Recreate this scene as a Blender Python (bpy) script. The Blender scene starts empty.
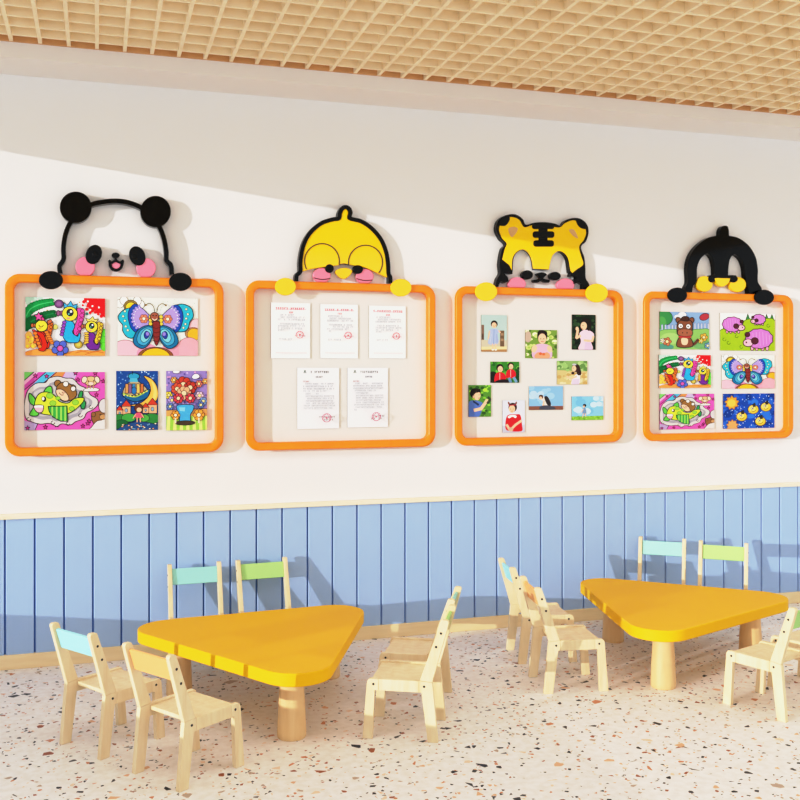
import bpy, bmesh, math, random
from mathutils import Vector, Matrix
random.seed(7)
S = bpy.context.scene
COL = S.collection

# ------------------------------------------------------------------ camera
F_PX, HOR, YAW, EYE, DIST = 974.0, 371.5, math.atan(303/974.0), 1.75, 6.167
cam = bpy.data.cameras.new('camera'); cam.sensor_width = 36; cam.lens = F_PX*36/800
cam.shift_y = -(400-HOR)/800; cam.clip_end = 100
camo = bpy.data.objects.new('camera', cam); COL.objects.link(camo)
camo.location = (0, -DIST, EYE); camo.rotation_euler = (math.pi/2, 0, -YAW)
S.camera = camo
SN, CS = math.sin(YAW), math.cos(YAW)
def W(px, py, Y=0.0):
    """point of the photograph as a point (x, z) of the plane y = Y (the back wall is y = 0)"""
    a = (px-400)/F_PX
    dx, dy, dz = SN+CS*a, CS-SN*a, (HOR-py)/F_PX
    t = (Y+DIST)/dy
    return (t*dx, EYE+t*dz)

# ------------------------------------------------------------------ colour and materials
def lin(c):
    if isinstance(c, str):
        c = [int(c[i:i+2], 16)/255 for i in (0, 2, 4)]
    return tuple((v/12.92 if v <= .04045 else ((v+.055)/1.055)**2.4) for v in c)
def nodes(name):
    m = bpy.data.materials.new(name); m.use_nodes = True
    n = m.node_tree.nodes; l = m.node_tree.links
    return m, n, l, n['Principled BSDF']
def flat(name, hx, rough=.5, spec=.5, var=.03, scale=6, bump=0):
    """painted surface: base colour with a faint procedural mottling"""
    m, n, l, b = nodes(name)
    c = lin(hx)
    tc = n.new('ShaderNodeTexCoord'); no = n.new('ShaderNodeTexNoise')
    no.inputs['Scale'].default_value = scale; no.inputs['Detail'].default_value = 4
    l.new(tc.outputs['Object'], no.inputs['Vector'])
    mx = n.new('ShaderNodeMix'); mx.data_type = 'RGBA'
    mx.inputs[6].default_value = (*[v*(1-var) for v in c], 1); mx.inputs[7].default_value = (*[min(1, v*(1+var)) for v in c], 1)
    l.new(no.outputs['Fac'], mx.inputs[0]); l.new(mx.outputs[2], b.inputs['Base Color'])
    b.inputs['Roughness'].default_value = rough; b.inputs['Specular IOR Level'].default_value = spec
    if bump:
        bp = n.new('ShaderNodeBump'); bp.inputs['Strength'].default_value = bump; bp.inputs['Distance'].default_value = .002
        n2 = n.new('ShaderNodeTexNoise'); n2.inputs['Scale'].default_value = 300
        l.new(tc.outputs['Object'], n2.inputs['Vector']); l.new(n2.outputs['Fac'], bp.inputs['Height']); l.new(bp.outputs['Normal'], b.inputs['Normal'])
    return m
def wood(name, hx1, hx2, axis_scale=(3, 30, 30), rough=.45, scale=1.6, spec=.35):
    m, n, l, b = nodes(name)
    tc = n.new('ShaderNodeTexCoord'); mp = n.new('ShaderNodeMapping'); mp.inputs['Scale'].default_value = axis_scale
    l.new(tc.outputs['Object'], mp.inputs['Vector'])
    no = n.new('ShaderNodeTexNoise'); no.inputs['Scale'].default_value = scale; no.inputs['Detail'].default_value = 6; no.inputs['Distortion'].default_value = .6
    l.new(mp.outputs['Vector'], no.inputs['Vector'])
    cr = n.new('ShaderNodeValToRGB'); e = cr.color_ramp.elements
    e[0].position = .3; e[0].color = (*lin(hx2), 1); e[1].position = .65; e[1].color = (*lin(hx1), 1)
    l.new(no.outputs['Fac'], cr.inputs['Fac']); l.new(cr.outputs['Color'], b.inputs['Base Color'])
    b.inputs['Roughness'].default_value = rough; b.inputs['Specular IOR Level'].default_value = spec
    return m

M = {}
M['wall'] = flat('warm_white_plaster', 'efecea', .85, .2, .012, 1.5)
M['panel_board'] = flat('cream_board', 'e8e1da', .7, .2, .01, 3)
M['soffit'] = flat('soffit_paint', 'efebe8', .85, .2, .01, 2)
M['blue'] = flat('blue_panelling', 'a5bee3', .55, .35, .02, 4)
M['groove_shade'] = flat('blue_groove_shade', '4a76c2', .7, .2, .02, 4)  # deeper blue that paints the shade into the groove bottoms
M['rail'] = wood('pale_rail_wood', 'f6ead0', 'f1e2c2', (2, 20, 20))
M['base'] = wood('baseboard_wood', 'efdab2', 'e8d0a4', (2, 20, 20))
M['lattice'] = wood('ceiling_lattice_wood', 'faebcb', 'f4e2bd', (4, 4, 4), .6)
M['ceil'] = wood('ceiling_board_wood', 'efd9ae', 'e8cfa2', (4, 4, 4), .7)
M['cell_shade'] = wood('edge_shade_wood', 'dba973', 'd09c66', (4, 4, 4), .7)  # darker brown with the shade of the end cells in its colour
M['ply'] = wood('birch_plywood', 'ecd9b6', 'e3cba1', (14, 14, 2.2), .45, 1.8)
M['leg'] = wood('table_leg_wood', 'eccb98', 'e2bd88', (16, 16, 1.6), .45, 1.6)
M['yellow'] = flat('yellow_laminate', 'f2bb12', .55, .12, .05, 2.2)
M['orange'] = wood('orange_painted_wood', 'ff9206','fb8a02', (6, 6, 6), .4, 2)
M['black'] = flat('glossy_black', '070708', .06, .14, .05)
M['softblack'] = flat('satin_black', '0a0a0b', .25, .14, .05)
M['chick'] = flat('glossy_yellow', 'fdcb06', .1, .4, .03)
M['tan'] = flat('tan_inner_ear', 'cfa46a', .5)
M['beak'] = flat('amber_yellow', 'f5c60c', .2, .4, .03)
M['pink'] = flat('pink_acrylic', 'f88aa4', .3, .4, .03)
M['hot'] = flat('deep_pink', 'f0577c', .4)
M['line'] = flat('dark_line', '5d2436', .5)
M['brownline'] = flat('brown_rim', '3d2a08', .5)
M['screw'] = flat('dark_screw', '17181a', .4)
PAD = {k: flat('backrest_'+k, v, .5, .3, .015) for k, v in dict(blue='a4e6ef', orange='f6b878', green='b0db8c', teal='a2dcd6').items()}

def terrazzo():
    m, n, l, b = nodes('terrazzo')
    geo = n.new('ShaderNodeNewGeometry')
    base = n.new('ShaderNodeTexNoise'); base.inputs['Scale'].default_value = 26; base.inputs['Detail'].default_value = 5
    l.new(geo.outputs['Position'], base.inputs['Vector'])
    cr = n.new('ShaderNodeValToRGB'); e = cr.color_ramp.elements
    e[0].position = .35; e[0].color = (*lin('e7e2df'), 1); e[1].position = .62; e[1].color = (*lin('f0edec'), 1)
    l.new(base.outputs['Fac'], cr.inputs['Fac'])
    cur = cr.outputs['Color']
    PAL = [('1d2026', 0), ('3b3a3d', .2), ('9c5a3c', .34), ('c98a63', .47), ('e0b48f', .62), ('b9a594', .76), ('e8cdb4', .88)]
    for sc, keep, t0, t1, off in ((60, .10, .12, .32, 0), (33, .105, .16, .36, 3.3), (19, .09, .22, .42, 7.7), (12.5, .035, .28, .44, 4.2)):
        mp = n.new('ShaderNodeMapping'); mp.inputs['Location'].default_value = (off, off*1.7, 0); mp.inputs['Rotation'].default_value = (0, 0, off)
        l.new(geo.outputs['Position'], mp.inputs['Vector'])
        v1 = n.new('ShaderNodeTexVoronoi'); v2 = n.new('ShaderNodeTexVoronoi')
        for v in (v1, v2):
            v.voronoi_dimensions = '2D'; v.inputs['Scale'].default_value = sc; l.new(mp.outputs['Vector'], v.inputs['Vector'])
        v2.feature = 'DISTANCE_TO_EDGE'
        sp = n.new('ShaderNodeSeparateColor'); l.new(v1.outputs['Color'], sp.inputs['Color'])
        lt = n.new('ShaderNodeMath'); lt.operation = 'LESS_THAN'; lt.inputs[1].default_value = keep; l.new(sp.outputs[0], lt.inputs[0])
        mr = n.new('ShaderNodeMapRange'); mr.inputs['To Min'].default_value = t0; mr.inputs['To Max'].default_value = t1; l.new(sp.outputs[1], mr.inputs['Value'])
        gt = n.new('ShaderNodeMath'); gt.operation = 'GREATER_THAN'; l.new(v2.outputs['Distance'], gt.inputs[0]); l.new(mr.outputs['Result'], gt.inputs[1])
        mu = n.new('ShaderNodeMath'); mu.operation = 'MULTIPLY'; l.new(lt.outputs[0], mu.inputs[0]); l.new(gt.outputs[0], mu.inputs[1])
        pr = n.new('ShaderNodeValToRGB'); pr.color_ramp.interpolation = 'CONSTANT'
        el = pr.color_ramp.elements
        el[0].position = 0; el[0].color = (*lin(PAL[0][0]), 1); el[1].position = PAL[1][1]; el[1].color = (*lin(PAL[1][0]), 1)
        for c, p in PAL[2:]:
            q = el.new(p); q.color = (*lin(c), 1)
        l.new(sp.outputs[2], pr.inputs['Fac'])
        mx = n.new('ShaderNodeMix'); mx.data_type = 'RGBA'
        l.new(mu.outputs[0], mx.inputs[0]); l.new(cur, mx.inputs[6]); l.new(pr.outputs['Color'], mx.inputs[7])
        cur = mx.outputs[2]
    l.new(cur, b.inputs['Base Color'])
    b.inputs['Roughness'].default_value = .5; b.inputs['Specular IOR Level'].default_value = .3
    return m
M['floor'] = terrazzo()
def vcol(name, rough):
    m, n, l, b = nodes(name)
    a = n.new('ShaderNodeVertexColor'); a.layer_name = 'Col'
    l.new(a.outputs['Color'], b.inputs['Base Color'])
    b.inputs['Roughness'].default_value = rough; b.inputs['Specular IOR Level'].default_value = .15
    return m
M['print'] = vcol('printed_paper', .6)

# ------------------------------------------------------------------ mesh helpers
def link(name, bm, mat, parent=None, smooth=None, bevel=None, kind=None):
    me = bpy.data.meshes.new(name)
    bmesh.ops.recalc_face_normals(bm, faces=bm.faces[:])
    bm.to_mesh(me); bm.free()
    for m_ in (mat if isinstance(mat, (list, tuple)) else [mat]):
        me.materials.append(m_)
    o = bpy.data.objects.new(name, me); COL.objects.link(o)
    if parent: o.parent = parent
    if smooth:
        for p in me.polygons: p.use_smooth = True
        me.set_sharp_from_angle(angle=math.radians(smooth))
    if bevel:
        md = o.modifiers.new('bevel', 'BEVEL'); md.width = bevel; md.segments = 2; md.limit_method = 'ANGLE'; md.angle_limit = math.radians(50)
    if kind: o['kind'] = kind
    return o
def empty(name, loc, rz=0):
    o = bpy.data.objects.new(name, None); o.empty_display_size = .05; COL.objects.link(o)
    o.location = loc; o.rotation_euler = (0, 0, rz)
    return o
def tag(o, label, cat, group=None):
    o['label'] = label; o['category'] = cat
    if group: o['group'] = group
    return o
def box(bm, a, b):
    v = [bm.verts.new((x, y, z)) for x in (a[0], b[0]) for y in (a[1], b[1]) for z in (a[2], b[2])]
    for f in ((0, 1, 3, 2), (4, 6, 7, 5), (0, 4, 5, 1), (2, 3, 7, 6), (0, 2, 6, 4), (1, 5, 7, 3)):
        bm.faces.new([v[i] for i in f])
def prism(bm, pts, fn, d0, d1):
    """extrude the outline pts from depth d0 to d1; fn(u, v, d) gives the 3-D point"""
    A = [bm.verts.new(fn(u, v, d0)) for u, v in pts]; B = [bm.verts.new(fn(u, v, d1)) for u, v in pts]
    n = len(pts)
    bm.faces.new(A); bm.faces.new(B[::-1])
    for i in range(n):
        bm.faces.new((A[i], B[i], B[(i+1) % n], A[(i+1) % n]))
XZ = lambda u, v, d: (u, d, v)
def smooth_path(P, n=6, closed=False):
    out = []; m = len(P)
    rng = range(m if closed else m-1)
    for i in rng:
        g = (lambda k: P[k % m]) if closed else (lambda k: P[min(max(k, 0), m-1)])
        p0, p1, p2, p3 = g(i-1), g(i), g(i+1), g(i+2)
        for k in range(n):
            t = k/n
            out.append(tuple(.5*((2*b)+(-a+c)*t+(2*a-5*b+4*c-d)*t*t+(-a+3*b-3*c+d)*t**3) for a, b, c, d in zip(p0, p1, p2, p3)))
    if not closed: out.append(tuple(P[-1]))
    return out
def stroke(P, w, cap=True):
    """outline of a brush stroke of width w along P"""
    L, R = [], []; n = len(P)
    for i, p in enumerate(P):
        a, b = P[max(i-1, 0)], P[min(i+1, n-1)]
        dx, dy = b[0]-a[0], b[1]-a[1]; d = math.hypot(dx, dy) or 1
        nx, ny = -dy/d*w/2, dx/d*w/2
        L.append((p[0]+nx, p[1]+ny)); R.append((p[0]-nx, p[1]-ny))
    return L+R[::-1]
def ell(cx, cy, rx, ry, rot=0, n=36, a0=0, a1=360):
    c, s = math.cos(math.radians(rot)), math.sin(math.radians(rot)); out = []
    full = (a1-a0) >= 360
    for k in range(n if full else n+1):
        t = math.radians(a0+(a1-a0)*k/n); x, y = rx*math.cos(t), ry*math.sin(t)
        out.append((cx+x*c-y*s, cy+x*s+y*c))
    return out

def clip_half(P, ax, lim, sgn):
    """keep the side of the outline where sgn*(p[ax]-lim) >= 0"""
    out = []
    for i, p in enumerate(P):
        q = P[i-1]; a, b = sgn*(q[ax]-lim), sgn*(p[ax]-lim)
        if (a < 0) != (b < 0):
            t = a/(a-b); out.append((q[0]+(p[0]-q[0])*t, q[1]+(p[1]-q[1])*t))
        if b >= 0: out.append(p)
    return out

# ------------------------------------------------------------------ room shell
XL, XR, YF, CEIL = -3.0, 9.0, -9.0, 3.70
bm = bmesh.new(); box(bm, (XL, YF, -.1), (XR, 0, 0)); link('floor', bm, M['floor'], kind='structure')
bm = bmesh.new(); box(bm, (XL-.2, 0, -.1), (XR, .2, CEIL+.1)); wall = link('wall_back', bm, M['wall'], kind='structure')
# left wall with a wide window opening that lets the low sun in
slope = .1206
sill = .327+slope*(-.545-XL); head = 3.052+slope*(-.545-XL)
bm = bmesh.new()
box(bm, (XL-.03, YF, -.1), (XL, 0, sill)); box(bm, (XL-.03, YF, head), (XL, 0, CEIL+.1))
box(bm, (XL-.03, -.9, sill), (XL, 0, head)); box(bm, (XL-.03, YF, sill), (XL, -8.7, head))
link('wall_left', bm, M['wall'], kind='structure')
LZ = 3.586; LD = .052; FY = -.342
bm = bmesh.new(); box(bm, (XL-.2, YF, LZ+LD), (XR, 0, LZ+LD+.1)); ceil = link('ceiling', bm, M['ceil'], kind='structure')
bm = bmesh.new()
P = .1517; T = .0105
k0 = math.ceil(XL/P); x = k0*P
while x < XR:
    box(bm, (x-T, YF, LZ), (x+T, FY-.0165, LZ+LD)); x += P
y = -.615+P
while y > YF:
    x = k0*P
    while x+P < XR:
        box(bm, (x+T, y-T*.8, LZ+.001), (x+P-T, y+T*.8, LZ+LD)); x += P
    y -= P
link('lattice', bm, M['lattice'], ceil)
bm = bmesh.new(); box(bm, (XL, FY-.016, LZ+.0005), (XR, FY-.001, LZ+LD)); link('edge_shade_strip', bm, M['cell_shade'], ceil)  # strip added along the soffit to stand for shade in the last lattice cells
bm = bmesh.new(); box(bm, (XL, FY, 3.5), (XR, 0, LZ+LD)); link('trim_1', bm, M['soffit'], kind='structure')
# wainscot of vertical boards, rail above and baseboard below
bm = bmesh.new(); box(bm, (XL, -.002, .04), (XR, 0, .885)); back = link('trim_2', bm, M['groove_shade'], kind='structure')
bm = bmesh.new(); x = -.5165-.1643*15
GW = .0048
while x < XR:
    a, b = max(x+GW, XL), min(x+.1643-GW, XR)
    prism(bm, [(a, -.002), (a, -.0145), (a+.005, -.020), (b-.002, -.020), (b, -.018), (b, -.002)], lambda u, v, d: (u, v, d), .04, .883)
    x += .1643
link('plank_panelling', bm, M['blue'], back)
bm = bmesh.new(); box(bm, (XL, -.036, .882), (XR, 0, .912)); link('trim_3', bm, M['rail'], kind='structure', bevel=.003)
bm = bmesh.new(); box(bm, (XL, -.03, 0), (XR, 0, .085)); link('baseboard_back', bm, M['base'], kind='structure', bevel=.003)

# ------------------------------------------------------------------ display boards
def rrect(x0, z0, x1, z1, r, n=8):
    out = []
    for cx, cz, a in ((x1-r, z0+r, -90), (x1-r, z1-r, 0), (x0+r, z1-r, 90), (x0+r, z0+r, 180)):
        for k in range(n+1):
            t = math.radians(a+90*k/n); out.append((cx+r*math.cos(t), cz+r*math.sin(t)))
    return out
FD = .068
def board(x0, x1, z0, z1, label):
    cx, cz = (x0+x1)/2, z0
    t = empty('display_board', (cx, 0, cz)); tag(t, label, 'display board', 'orange framed display boards on the wall')
    w, h = (x1-x0)/2, z1-z0
    O = rrect(-w, 0, w, h, .085); I = rrect(-w+.05, .05, w-.05, h-.05, .045)
    bm = bmesh.new(); n = len(O)
    prof = [(O, 0, .034), (O, -FD*.5, .010), (O, -FD+.018, 0), (O, -FD+.006, .002), (O, -FD, .008), (I, -FD, -.006), (I, -FD+.006, 0), (I, 0, 0)]
    rings = []
    mid = ((0), h/2)
    for ring, d, ins in prof:
        r_ = []
        for (u, v) in ring:
            # inset towards the centre of the bar
            k = 1-ins/ max(abs(u), abs(v-h/2), .01) if ins else 1
            r_.append(bm.verts.new((u*k, d, h/2+(v-h/2)*k)))
        rings.append(r_)
    for a, b in zip(rings, rings[1:]):
        for i in range(n):
            bm.faces.new((a[i], a[(i+1) % n], b[(i+1) % n], b[i]))
    link('frame', bm, M['orange'], t, smooth=40)
    bm = bmesh.new(); prism(bm, rrect(-w+.03, .03, w-.03, h-.03, .05), XZ, 0, -.008); link('backing_panel', bm, M['panel_board'], t)
    return t
BZ0, BZ1 = 1.2515, 2.3235
BX = [(W(a, 365, -FD)[0], W(b_, 365, -FD)[0]) for a, b_ in ((4.5, 223.9), (246.2, 436), (455.6, 624), (644, 794))]
for (a, b), lb in zip(BX, ('orange framed board under the panda head, holding five coloured drawings',
                           'orange framed board under the yellow chick head, holding five white notices',
                           'orange framed board under the tiger head, holding nine small photographs',
                           'orange framed board under the black penguin head, holding six coloured drawings')):
    board(a, b, BZ0, BZ1, lb)

# ------------------------------------------------------------------ animal heads over the boards
class Head:
    """cut-out animal head: every part is an outline traced in a crop of the photo, stood on the wall plane"""
    def __init__(self, name, label, ox, oy, sc, depth, base):
        self.o = (ox, oy, sc); self.d = depth
        p = W(ox+base[0]/sc, oy+base[1]/sc, -depth); self.x, self.z = p
        self.t = empty(name, (p[0], 0, p[1])); tag(self.t, label, 'wall decoration', 'animal heads peeking over the boards')
    def part(self, name, pts, mat, front=0, back=0, parent=None, bevel=.004):
        ox, oy, sc = self.o; d = self.d+front
        q = [W(ox+x/sc, oy+y/sc, -d) for x, y in pts]
        if back < FD: q = clip_half(q, 1, BZ1+.0015, 1); back = max(back, .0008)
        bm = bmesh.new(); prism(bm, [(u-self.x, v-self.z) for u, v in q], XZ, -back, -d)
        return link(name, bm, mat, parent or self.t, smooth=35, bevel=bevel)
FB = FD+.002   # the paws rest on the face of the frame
def sil(pts, cx, half, delta):
    """the left flank seen in the photo belongs to the back edge: draw the front outline in by delta"""
    return [(x+delta*min(1, max(0, (cx-x)/half)), y) for x, y in pts]
g = Head('panda_head', 'black outline panda head with pink cheeks peeking over leftmost orange board', 30, 180, 4.706, .06, (405, 440))
ring = smooth_path([(143, 440), (139, 405), (158, 372), (157, 320), (167, 255), (190, 200), (230, 152), (290, 115), (350, 102), (405, 98), (460, 105), (520, 128), (570, 168), (610, 222), (632, 282), (641, 335), (643, 378), (663, 402), (668, 445)])
g.part('head_outline', stroke(ring, 22), M['black'], bevel=.0015)
g.part('ear', ell(215, 128, 75, 74), M['black'], .003); g.part('ear', ell(591, 148, 72, 74), M['black'], .003)
g.part('cheek', ell(260, 408, 46, 47), M['pink'], -.012, .012); g.part('cheek', ell(547, 414, 46, 46), M['pink'], -.012, .012)
for cx, cy, r in ((300, 350, 24), (505, 357, -24)):
    e = g.part('eye', ell(cx, cy, 37, 47, r), M['black'], -.006, .012)
    g.part('pupil', ell(cx+(8 if r > 0 else -12), cy+0, 15, 15), M['softblack'], -.004, .05, e)
m_ = g.part('muzzle', stroke(smooth_path([(374, 380), (382, 412), (405, 424), (428, 412), (437, 382)]), 13), M['black'], -.008, .012)
g.part('muzzle', stroke(smooth_path([(370, 378), (385, 388), (403, 378), (422, 388), (441, 378)]), 11), M['black'], -.007, .012)
g.part('tongue', ell(405, 402, 21, 17), M['pink'], -.014, .012)
g.part('nose', ell(403, 354, 19, 13), M['black'], -.006, .012); g.part('nose_bridge', ell(403, 372, 5, 14), M['black'], -.0065, .012)
for x, y, a in ((98, 471, 57), (708, 479, 54)): g.part('paw', ell(x, y, a, 43), M['softblack'], .026, FB)

g = Head('chick_head', 'yellow chick head with round glasses and pink cheeks over second board', 265, 195, 5, .05, (390, 435))
bd = smooth_path([(150, 432), (152, 402), (170, 382), (171, 330), (186, 250), (220, 188), (275, 142), (335, 122), (368, 116), (374, 88), (388, 66), (403, 60), (420, 68), (428, 88), (426, 116), (482, 132), (535, 168), (580, 222), (606, 285), (616, 345), (618, 392), (627, 412), (627, 440)])
g.part('head_outline', stroke(sil(bd, 390, 150, 7), 20), M['softblack'])
g.part('face', smooth_path([(176, 386), (178, 325), (194, 252), (227, 192), (280, 148), (338, 128), (376, 122), (386, 86), (402, 68), (417, 86), (416, 122), (480, 138), (530, 174), (574, 226), (600, 288), (612, 413)])[:-1]
       + smooth_path([(612, 413), (560, 388), (500, 362), (440, 351), (400, 347), (350, 354), (290, 361), (230, 371), (176, 386)])[:-1], M['chick'], -.004, .008)
g.part('spectacles', stroke(ell(285, 330, 87, 87, 0, 40, 152, 371), 5), M['brownline'], -.001, .03, bevel=None)
g.part('spectacles', stroke(ell(503, 336, 85, 85, 0, 40, 170, 399), 5), M['brownline'], -.001, .03, bevel=None)
g.part('bridge', stroke([(371, 348), (395, 344), (420, 350)], 5), M['brownline'], -.0015, .03, bevel=None)
for cx, cy, m0 in ((285, 402, [(243, 414), (285, 422), (327, 417)]), (500, 407, [(457, 418), (497, 427), (537, 425)])):
    c = g.part('cheek', ell(cx, cy, 44, 37), M['pink'], -.010, .012)
    g.part('cheek_line', stroke(smooth_path(m0), 5), M['line'], -.008, .04, c, bevel=None)
g.part('eye', ell(323, 367, 22, 22), M['softblack'], -.002, .012); g.part('eye', ell(465, 372, 26, 22), M['softblack'], -.002, .012)
g.part('beak', smooth_path([(353, 382), (372, 368), (397, 364), (420, 367), (437, 380), (425, 402), (397, 420), (370, 406)], closed=True), M['beak'], 0, .012)
for x, y in ((103, 458), (681, 463)): g.part('paw', ell(x, y, 53, 44), M['chick'], .034, FB)

g = Head('tiger_head', 'yellow and black striped tiger head with pink cheeks over third board', 465, 205, 5, .05, (385, 415))
archL = smooth_path([(239, 326), (242, 270), (262, 236), (295, 222), (326, 238), (343, 275), (350, 321)])
archR = smooth_path([(416, 324), (425, 280), (438, 248), (467, 230), (497, 244), (515, 275), (524, 338)])
outer = smooth_path([(142, 412), (150, 372), (166, 340), (163, 292), (175, 222), (194, 196), (166, 166), (147, 122), (158, 76), (195, 51), (245, 47), (285, 70), (302, 98), (350, 88), (400, 86), (450, 93), (480, 104), (502, 78), (540, 65), (580, 70), (610, 97), (618, 135), (606, 180), (580, 210), (596, 260), (602, 310), (604, 365), (621, 395), (622, 420)])
inner = [(590, 420), (590, 398), (570, 385), (546, 395), (544, 380), (560, 362), (526, 355), (530, 338)]
innerL = [(237, 345), (196, 342), (216, 362), (218, 380), (200, 390), (178, 380), (166, 410)]
outer = sil(outer, 330, 120, 10)
g.part('head_plate', outer+inner+archR[::-1]+archL[::-1]+innerL, M['softblack'], 0, 0)
g.part('face', smooth_path([(187, 272), (200, 220), (209, 192), (186, 165), (171, 122), (186, 84), (226, 60), (270, 72), (296, 110), (340, 100), (400, 98), (470, 112), (502, 90), (545, 76), (588, 97), (606, 132), (596, 172), (572, 207), (580, 250), (592, 296), (560, 322), (538, 340)])[:-1]
       +[(538, 340), (529, 330)]+[(x+4, y) for x, y in archR[::-1]][3:]+[(416, 322), (350, 319)]+[(x-4, y) for x, y in archL[::-1]][1:]+[(222, 300)], M['chick'], .004, .03)
g.part('ear_tip', smooth_path([(166, 96), (188, 62), (220, 56), (224, 76), (205, 102), (180, 104)], closed=True), M['softblack'], .007, .03)
g.part('ear_tip', smooth_path([(556, 72), (584, 74), (606, 100), (606, 120), (578, 114), (562, 96)], closed=True), M['softblack'], .007, .03)
g.part('inner_ear', smooth_path([(216, 120), (240, 108), (264, 116), (256, 140), (232, 160)], closed=True), M['tan'], .0055, .03)
g.part('inner_ear', smooth_path([(522, 122), (546, 124), (566, 165), (545, 158), (524, 134)], closed=True), M['tan'], .0055, .03)
for x0, y0, x1, y1 in ((336, 92, 448, 120), (340, 131, 448, 164), (343, 176, 446, 208)):
    g.part('stripe', stroke([(x0+8, (y0+y1)/2-7), (x0+2, (y0+y1)/2), (x0+8, (y0+y1)/2+7), (x1-8, (y0+y1)/2+7)], 1) if 0 else rrect(x0, y0, x1, y1, 13, 6), M['softblack'], .009, .03)
g.part('stripe', rrect(368, 96, 414, 204, 4, 2), M['softblack'], .007, .03)
g.part('eye', ell(313, 349, 28, 23), M['softblack'], 0, .012); g.part('eye', ell(452, 355, 28, 21), M['softblack'], 0, .012)
g.part('nose', smooth_path([(360, 345), (385, 336), (410, 346), (396, 362), (390, 372), (378, 372), (374, 360)], closed=True), M['softblack'], 0, .012)
g.part('muzzle', smooth_path([(342, 375), (360, 372), (384, 366), (410, 372), (426, 376), (420, 388), (400, 386), (384, 378), (364, 388), (346, 386)], closed=True), M['softblack'], -.001, .012)
for cx, cy in ((261, 394), (504, 400)): g.part('cheek', ell(cx, cy, 44, 33), M['pink'], -.010, .012)
for x, y in ((107, 433), (660, 440)): g.part('paw', ell(x, y, 56, 47), M['chick'], .034, FB)

g = Head('penguin_head', 'glossy black penguin head with yellow cheeks and beak over rightmost board', 655, 215, 5.517, .05, (375, 430))
A = smooth_path([(150, 425), (152, 398), (164, 368), (162, 290), (176, 228), (212, 173), (272, 128), (340, 113)])
B = smooth_path([(342, 112), (345, 84), (356, 65), (380, 59), (400, 62), (408, 84), (409, 113)])
C_ = smooth_path([(411, 114), (462, 127), (517, 168), (555, 230), (568, 300), (568, 365), (588, 402), (592, 432)])
D_ = [(518, 434)]+smooth_path([(518, 420), (504, 370), (498, 330), (494, 290), (480, 250), (458, 226), (436, 219), (416, 240), (406, 290), (404, 350)])
E_ = smooth_path([(330, 350), (328, 285), (315, 236), (290, 213), (266, 226), (246, 252), (233, 292), (230, 365), (212, 390), (205, 428)])
A = sil(A, 380, 120, 18); B = sil(B, 385, 30, 16)
g.part('head', A+B+C_+D_+E_, M['black'], 0, 0, bevel=.008)
g.part('cheek', ell(275, 380, 45, 44), M['chick'], -.006, .012); g.part('cheek', ell(458, 384, 46, 43), M['chick'], -.006, .012)
g.part('eye', ell(316, 352, 20, 20), M['softblack'], .001, .012); g.part('eye', ell(434, 352, 24, 20), M['softblack'], .001, .012)
g.part('brow', rrect(300, 332, 450, 350, 5, 3), M['softblack'], -.003, .012)
g.part('beak', [(330, 350), (345, 347), (416, 349)]+smooth_path([(416, 352), (405, 378), (374, 396), (345, 382), (331, 354)]), M['chick'], .004, .012)
for x, y in ((125, 442), (604, 454)): g.part('paw', ell(x, y, 54, 42), M['black'], .034, FB)

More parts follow.
